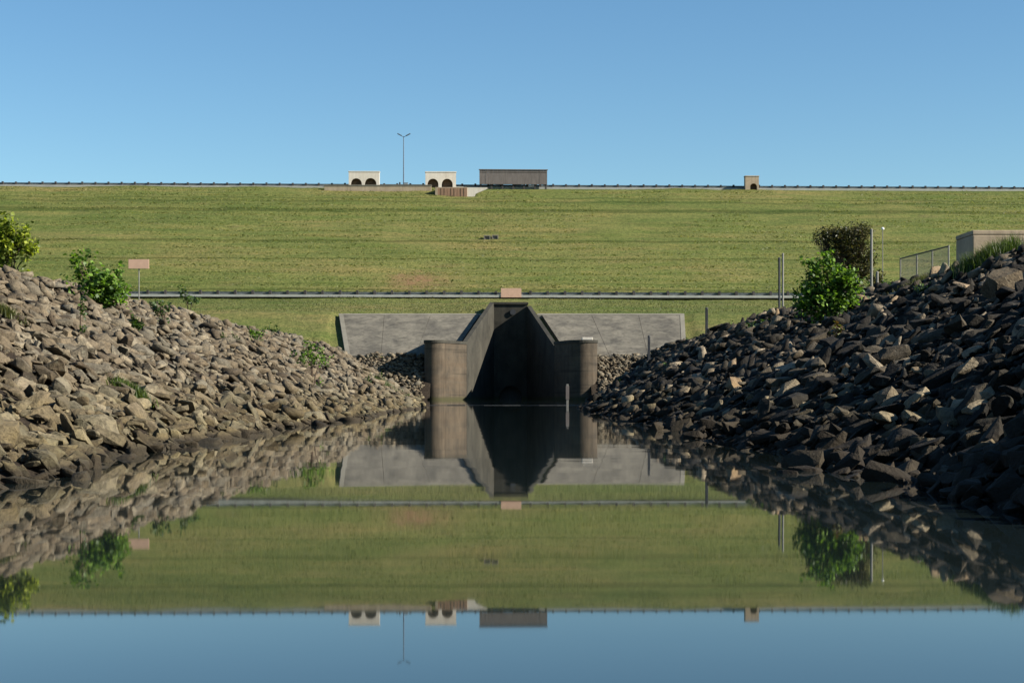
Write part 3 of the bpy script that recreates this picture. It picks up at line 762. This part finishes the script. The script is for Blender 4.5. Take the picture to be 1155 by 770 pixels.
nrock = 0
protos = {}
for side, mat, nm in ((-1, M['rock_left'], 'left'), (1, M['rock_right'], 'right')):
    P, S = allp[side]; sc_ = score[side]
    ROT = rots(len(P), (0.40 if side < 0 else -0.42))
    sel = sc_ >= thr
    for i in np.nonzero(sel)[0]:
        k = (i * 7 + (0 if side < 0 else 3)) % NHI
        key = (side, k)
        if key not in protos:
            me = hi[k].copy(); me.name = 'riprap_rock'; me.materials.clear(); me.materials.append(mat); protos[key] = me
        o = bpy.data.objects.new('riprap_rock', protos[key]); C.objects.link(o)
        Mx = Matrix([list(map(float, r_)) for r_ in ROT[i]]).to_4x4()
        o.matrix_world = Matrix.Translation(P[i].tolist()) @ Mx @ Matrix.Scale(float(S[i]), 4)
        low = P[i][2] < 0.45
        if side < 0:
            tag(o, 'large mossy tan stone by the water on the sunlit left bank' if low else 'large angular tan stone higher up the sunlit left bank', 'rock', 'large mossy stones by the water on the left bank' if low else 'large stones up the left bank')
        else:
            tag(o, 'large dark stone by the water on the shaded right bank' if low else 'large angular grey stone higher up the shaded right bank', 'rock', 'large stones by the water on the right bank' if low else 'large stones up the right bank')
        nrock += 1
    rest = ~sel
    hires = P[rest][:, 1] < 22
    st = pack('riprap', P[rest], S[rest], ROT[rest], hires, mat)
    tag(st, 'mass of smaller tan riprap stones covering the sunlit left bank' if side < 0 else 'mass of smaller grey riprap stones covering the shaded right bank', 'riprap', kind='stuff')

# stones on the steep strip below the apron
xs_ = rng.uniform(-22, 22, 9500); ys2 = rng.uniform(154.2, 160.9, 9500)
ok = (np.abs(xs_ - bcx) > np.where(ys2 > 162, 5.6, 8.22))
P = np.stack([xs_[ok], ys2[ok], height(xs_[ok], ys2[ok]) + 0.05], -1); S = 0.42 * np.exp(rng.normal(0, 0.35, len(P)))
st = pack('riprap', P, S, rots(len(P), 0), np.zeros(len(P), bool), M['rock_left'])
tag(st, 'narrow strip of brown rubble below the concrete apron beside the wing walls', 'riprap', kind='stuff')

# four boulders the eye picks out
def boulder(label, px, py, D, sx, sy, sz, rot, seed, mat, pts=26):
    me = rock_template(pts, (1, 1), True, seed); me.name = 'boulder'; me.materials.append(mat)
    o = link('boulder', me); x = WX(px, D); z = WZ(py, D)
    o.location = (x, D, z); o.scale = (sx, sy, sz); o.rotation_euler = rot
    tag(o, label, 'boulder'); return o
boulder('large rounded pale boulder high on the right bank near the picture edge', 1130, 321, 16.8, 0.42, 0.34, 0.30, (0.2, -0.35, 0.3), 901, M['rock_left'], 60)
boulder('big triangular moss covered boulder at the waterline of the left bank', 108, 486, 11.6, 0.36, 0.3, 0.30, (0.5, 0.3, 0.4), 902, M['rock_left'], 12)
boulder('long flat pale slab just above the waterline on the right bank', 1110, 508, 7.7, 0.27, 0.2, 0.075, (0.1, -0.1, 0.15), 903, M['rock_right'], 16)
boulder('orange tan broken boulder halfway up the shaded right bank', 1004, 448, 11.8, 0.26, 0.2, 0.16, (-0.35, -0.25, 0.5), 904, M['rock_left'], 24)

# ------------------------------------------------------------------ plants
def leaves_mesh(name, pts, size, mat, parent, seed, droop=0.3, ratio=0.55):
    """real leaf blades, each folded along its midrib, at the given points"""
    r = np.random.default_rng(seed); n = len(pts)
    t = np.array([[0, 0, 0], [0.35, 0.42 * ratio / 0.55, 0.06], [1, 0, 0], [0.35, -0.42 * ratio / 0.55, 0.06], [0.72, 0.3 * ratio / 0.55, 0.02], [0.72, -0.3 * ratio / 0.55, 0.02]])
    f = np.array([[0, 1, 2], [0, 2, 3], [1, 4, 2], [2, 5, 3]])[:, ::-1]
    yaw = r.uniform(0, 2 * np.pi, n); pit = r.normal(droop, 0.55, n); rol = r.normal(0, 0.6, n)
    cy, sy = np.cos(yaw), np.sin(yaw); cp, sp = np.cos(pit), np.sin(pit); cr, sr = np.cos(rol), np.sin(rol)
    X = np.stack([cy * cp, sy * cp, -sp], -1)
    Y0 = np.stack([-sy, cy, np.zeros(n)], -1); Z0 = np.cross(X, Y0)
    Y = Y0 * cr[:, None] + Z0 * sr[:, None]; Z = np.cross(X, Y)
    s = size * r.uniform(0.6, 1.25, n)
    v = np.asarray(pts)[:, None, :] + s[:, None, None] * (t[None, :, 0:1] * X[:, None] + t[None, :, 1:2] * Y[:, None] + t[None, :, 2:3] * Z[:, None])
    ff = f[None] + (np.arange(n) * 6)[:, None, None]
    return from_np(name, v.reshape(-1, 3), ff.ravel(), np.full(n * 4, 3), mat, parent)
def plant(name, label, cat, loc, clumps, nleaf, leaf, mat, seed, stems=True, ratio=0.55, trunk_r=0.018, tree=False):
    """clumps: (x, y, z, rx, rz) lobes of foliage relative to the foot"""
    r = np.random.default_rng(seed); t = thing(name, label, cat, loc)
    mrx = float(np.mean([c[3] for c in clumps])); mrz = float(np.mean([c[4] for c in clumps]))
    clumps = list(clumps) + [(float(np.mean([c[0] for c in clumps])), 0, mrz * 0.6, mrx * 0.8, mrz * 0.8)]
    vol = np.array([c[3] ** 2 * c[4] for c in clumps]); vol = vol ** 0.75; vol /= vol.sum()
    pts = []; twigs = []
    for c, v in zip(clumps, vol):
        ns = max(3, int(nleaf * v / 16))
        for _ in range(ns):                      # sprigs: a short twig with a bunch of leaves
            d_ = r.normal(0, 1, 3); d_ /= np.linalg.norm(d_); d_ *= (r.uniform(0.2, 1.0) ** 0.7) * (1.45 if r.uniform() < 0.16 else 1.0)
            tip = np.array([c[0] + d_[0] * c[3], c[1] + d_[1] * c[3] * 0.9, c[2] + d_[2] * c[4]])
            k = 16; u = r.uniform(0, 1, k)[:, None]
            dirn = np.array([d_[0] * 0.5, d_[1] * 0.5, 0.6]); dirn /= np.linalg.norm(dirn)
            pts.append(tip + dirn * u * leaf * 2.2 + r.normal(0, leaf * 0.55, (k, 3)))
            twigs.append(tip)
    pts = np.concatenate(pts); pts = pts[pts[:, 2] > 0.0]
    leaves_mesh('crown' if tree else 'foliage', pts, leaf, mat, t, seed + 1, ratio=ratio)
    bm = bmesh.new()
    for c in clumps:
        mid = (c[0] * 0.35, c[1] * 0.35, c[2] * 0.5)
        tube(bm, [(c[0] * 0.05, c[1] * 0.05, -0.15), mid, (c[0], c[1], c[2])], [trunk_r, trunk_r * 0.7, trunk_r * 0.35], 6)
    for tip in twigs[::2]:
        c = min(clumps, key=lambda q_: (q_[0] - tip[0]) ** 2 + (q_[1] - tip[1]) ** 2 + (q_[2] - tip[2]) ** 2)
        tube(bm, [(c[0], c[1], c[2] * 0.7), tuple(tip)], [trunk_r * 0.3, trunk_r * 0.15], 4)
    from_bm('trunk' if tree else 'stems', bm, M['bark'], t); return t
def foot(px, py, D): 
    x = WX(px, D); return (x, D, float(height(x, D)))
def clumps_px(D, base, lst):
    """lobes given as photo px centre and radii, turned into metres round the foot"""
    return [(WX(px, D) - base[0], dy_, WZ(py, D) - base[2], rx / F * D, rz / F * D) for px, py, rx, rz, dy_ in lst]
D = 32.0; b = foot(14, 296, D)
plant('shrub', 'yellow green leafy shrub on top of the left bank at the picture edge', 'shrub', b, clumps_px(D, b, [(12, 258, 9, 12, 0), (2, 272, 13, 14, .1), (22, 274, 13, 13, -.1), (31, 286, 10, 10, 0), (8, 287, 16, 10, 0), (-14, 280, 14, 16, 0.1)]), 1900, 0.085, M['leaf_yellow'], 41)
D = 28.6; b = foot(112, 348, D)
plant('shrub', 'bright green leafy shrub on the crest of the left bank', 'shrub', b, clumps_px(D, b, [(93, 296, 8, 9, 0), (97, 312, 13, 11, .1), (108, 328, 17, 13, -.1), (126, 322, 12, 12, 0), (130, 336, 14, 10, .1), (112, 341, 14, 8, 0)]), 1900, 0.075, M['leaf_bright'], 51)
D = 31; b = foot(184, 356, D)
plant('shrub', 'small low green shrub right of the bright shrub on the left bank', 'shrub', b, clumps_px(D, b, [(183, 350, 9, 8, 0), (188, 346, 5, 6, 0)]), 260, 0.05, M['leaf_mid'], 61)
D = 51; b = foot(213, 342, D)
plant('shrub', 'dark green little shrub in front of the lower guardrail on the left', 'shrub', b, clumps_px(D, b, [(210, 337, 8, 7, 0), (217, 340, 8, 5, 0), (209, 331, 4, 5, 0)]), 320, 0.07, M['leaf_mid'], 63)
D = 44; b = foot(290, 384, D)
plant('shrub', 'tiny green sprig in the rocks midway along the left bank', 'shrub', b, clumps_px(D, b, [(291, 379, 8, 6, 0), (287, 376, 5, 5, 0)]), 220, 0.055, M['leaf_bright'], 65)
D = 36; b = foot(353, 410, D)
plant('shrub', 'bright green ragged shrub low in the rocks left of the apron', 'shrub', b, clumps_px(D, b, [(349, 400, 11, 11, 0), (361, 408, 11, 7, 0), (352, 408, 13, 6, 0), (347, 391, 6, 6, 0)]), 620, 0.055, M['leaf_bright'], 67)
D = 20; b = foot(91, 354, D)
plant('shrub', 'little olive seedling in the rocks under the bright shrub', 'shrub', b, clumps_px(D, b, [(91, 350, 8, 9, 0)]), 160, 0.035, M['leaf_mid'], 69)
D = 29; b = foot(935, 358, D)
plant('shrub', 'bright green broad leaved bush on the right bank in front of the dark tree', 'bush', b, clumps_px(D, b, [(936, 300, 12, 12, 0), (925, 312, 15, 13, .1), (948, 318, 16, 15, -.1), (958, 332, 16, 14, 0), (928, 332, 20, 16, .1), (912, 340, 14, 15, 0), (940, 346, 26, 11, 0), (905, 348, 10, 9, 0), (908, 303, 6, 4, 0)]), 3800, 0.07, M['leaf_bright'], 71)
D = 72; b = foot(955, 335, D)
plant('juniper_tree', 'dark rusty juniper tree behind the bright bush on the right bank', 'tree', b, clumps_px(D, b, [(930, 270, 12, 9, 0), (948, 268, 14, 9, 0), (968, 264, 14, 9, 0), (962, 283, 20, 14, .2), (945, 285, 14, 10, 0), (972, 300, 13, 14, 0), (958, 318, 20, 18, .1), (990, 318, 8, 14, 0.2)]), 13000, 0.11, M['leaf_dark'], 81, ratio=0.35, trunk_r=0.06, tree=True)
D = 20; b = foot(945, 392, D)
plant('shrub', 'rusty green straggling plant in the dark rocks below the bright bush', 'shrub', b, clumps_px(D, b, [(950, 384, 12, 10, 0), (958, 396, 9, 7, 0), (944, 376, 7, 6, 0)]), 170, 0.045, M['leaf_rust'], 83)
D = 40; b = foot(852, 376, D)
plant('shrub', 'dim green low shrub near the top of the right bank left of the bright bush', 'shrub', b, clumps_px(D, b, [(852, 371, 12, 6, 0), (860, 368, 7, 5, 0)]), 240, 0.06, M['leaf_mid'], 85)
D = 44; b = foot(757, 432, D)
plant('shrub', 'low green weed in shade at the far end of the right bank', 'shrub', b, clumps_px(D, b, [(752, 427, 13, 6, 0), (764, 422, 10, 5, 0)]), 300, 0.06, M['leaf_mid'], 87)

# small weeds that root between the stones, one plant copied about
weed0 = plant('weed', 'small green weed sprouting between the stones of the sunlit left bank', 'weed', (0, 0, 0), [(0, 0, 0.09, 0.10, 0.08), (0.10, 0.03, 0.07, 0.08, 0.06), (-0.08, 0.05, 0.06, 0.07, 0.05)], 150, 0.05, M['leaf_mid'], 201, trunk_r=0.008)
weed0['group'] = 'weeds on the left bank'
weed1 = plant('weed', 'small dim weed sprouting between the stones of the shaded right bank', 'weed', (0, 0, 0), [(0, 0, 0.10, 0.12, 0.07), (0.12, 0.0, 0.06, 0.09, 0.05)], 130, 0.05, M['leaf_mid'], 202, trunk_r=0.008)
weed1['group'] = 'weeds on the right bank'
def put(o0, spots):
    for i, (px, D, x, sc) in enumerate(spots):
        if i == 0: o = o0
        else:
            o = o0.copy(); C.objects.link(o)
            for ch in o0.children: c_ = ch.copy(); C.objects.link(c_); c_.parent = o
        o.location = (x, D, float(height(x, D)) + 0.06); o.rotation_euler = (0, 0, random.uniform(0, 6.28)); o.scale = (sc,) * 3
wr = random.Random(5)
put(weed0, [(0, D_, -(float(ip(D_, BKL)) + wr.uniform(-3.2, 2.4)), wr.uniform(0.35, 1.15) * (D_ / 40) ** 0.5) for D_ in [wr.uniform(26, 75) for _ in range(20)]])
put(weed1, [(0, D_, float(ip(D_, BKR)) + wr.uniform(-2.6, 2.8), wr.uniform(0.35, 1.1) * (D_ / 40) ** 0.5) for D_ in [wr.uniform(24, 80) for _ in range(16)]])

def blades(name, pts, h, mat, label, cat, seed, parent_loc=None, kind=None, lean=0.6, wd=0.0045):
    r = np.random.default_rng(seed); n = len(pts); pts = np.asarray(pts)
    a = r.uniform(0, 2 * np.pi, n); l = np.abs(r.normal(0, lean, n)); hh = h * r.uniform(0.5, 1.2, n); w_ = wd * r.uniform(0.7, 1.4, n)
    dirn = np.stack([np.cos(a), np.sin(a)], -1); side = np.stack([-np.sin(a), np.cos(a)], -1)
    v = np.zeros((n, 5, 3)); v[:, 0, :2] = -side * w_[:, None]; v[:, 1, :2] = side * w_[:, None]
    for k, (fr, ws) in ((2, (0.55, 0.75)), (3, (0.55, -0.75))):
        v[:, k, :2] = dirn * (l * hh * fr * fr)[:, None] + side * (w_ * ws)[:, None]; v[:, k, 2] = hh * fr
    v[:, 4, :2] = dirn * (l * hh)[:, None]; v[:, 4, 2] = hh * (1 - 0.3 * l)
    v += pts[:, None, :]
    f = np.array([[0, 1, 2], [0, 2, 3], [3, 2, 4]]); ff = f[None] + (np.arange(n) * 5)[:, None, None]
    if parent_loc is not None:
        v = v - np.array(parent_loc)
    o = from_np(name, v.reshape(-1, 3), ff.ravel(), np.full(n * 3, 3), mat)
    if parent_loc is not None: o.location = parent_loc
    tag(o, label, cat, kind=kind); return o
def tuft(label, px, py, D, wpx, h, n, mat, seed):
    x0 = WX(px, D); r = np.random.default_rng(seed); s = wpx / F * D
    xx = x0 + r.normal(0, s, n); yy = D + r.normal(0, s * 1.2, n); zz = height(xx, yy) + 0.05
    return blades('grass_tuft', np.stack([xx, yy, zz], -1), h, mat, label, 'grass tuft', seed, (x0, D, float(height(x0, D))))
tuft('fresh green grass tuft in the middle of the left rocks', 147, 436, 15.0, 9, 0.13, 900, M['blade_green'], 91)
tuft('yellowish grass tuft low on the left rocks near the wing wall', 436, 430, 64, 8, 0.4, 700, M['blade_green'], 92)
tuft('small olive grass tuft at the left picture edge among rocks', 10, 400, 18.0, 7, 0.12, 500, M['blade'], 93)
tuft('broad bushy grass tuft in front of the buff parapet on the right', 1118, 288, 23.6, 17, 0.30, 2600, M['blade_green'], 94)
tuft('grass tuft on the rocks at the foot of the chain link fence', 1045, 310, 27.5, 14, 0.16, 1200, M['blade'], 95)
# uneven turf edge along the top of both banks and round the apron
n = 15000; yy = rng.uniform(24, 150, n)
xl = -(ip(yy, TPL) + 0.2 + np.abs(rng.normal(0, 1.0, n))); xr = ip(yy, TPR) + 0.5 + np.abs(rng.normal(0, 1.2, n))
xx = np.where(rng.uniform(0, 1, n) < 0.5, xl, xr); patchy = vnoise(xx, yy, 2.2, 31) > -0.08
xx, yy = xx[patchy], yy[patchy]
blades('turf_edge', np.stack([xx, yy, height(xx, yy)], -1), 0.22, M['blade'], 'ragged grass growing along the top edges of both rocky banks', 'grass', 96, kind='stuff', wd=0.008)
n = 16000; xx = rng.uniform(-45, 45, n); yy = rng.uniform(174.3, 186.2, n); ok = (np.abs(xx - bcx) > 2.6)
xx, yy = xx[ok], yy[ok]
blades('lawn_grass', np.stack([xx, yy, height(xx, yy)], -1), 0.16, M['blade'], 'short lawn grass on the slope between the apron and the lower guardrail', 'grass', 97, kind='stuff', wd=0.02)
# tussocks that the mower leaves along the contour of the dam face
n = 60000; t_ = rng.uniform(192.5, 247.4, n); row = np.round(t_ / 1.45) * 1.45 + rng.normal(0, 0.28, n); t_ = np.where(rng.uniform(0, 1, n) < 0.55, row, t_); t_ = np.clip(t_, 192.6, 247.6)
xx = rng.uniform(-84, 84, n); keep = vnoise(xx, t_, 5, 71) + vnoise(xx, t_, 17, 72) > -0.25
xx, t_ = xx[keep], t_[keep]
zz = ip(t_, PROF) + 0.30 * vnoise(xx, t_, 6, 21) + 0.14 * vnoise(xx, t_, 2.2, 22) + 0.35 * vnoise(xx, t_, 25, 23) - 0.03
blades('dam_tussocks', np.stack([xx, t_ + YAW * xx, zz], -1), 0.12, M['tussock'], 'short tussocks of uneven grass in rows across the face of the dam', 'grass', 98, kind='stuff', wd=0.10, lean=1.1)
print('rocks', nrock, sum(len(o.data.polygons) for o in scene.objects if o.type == 'MESH'))
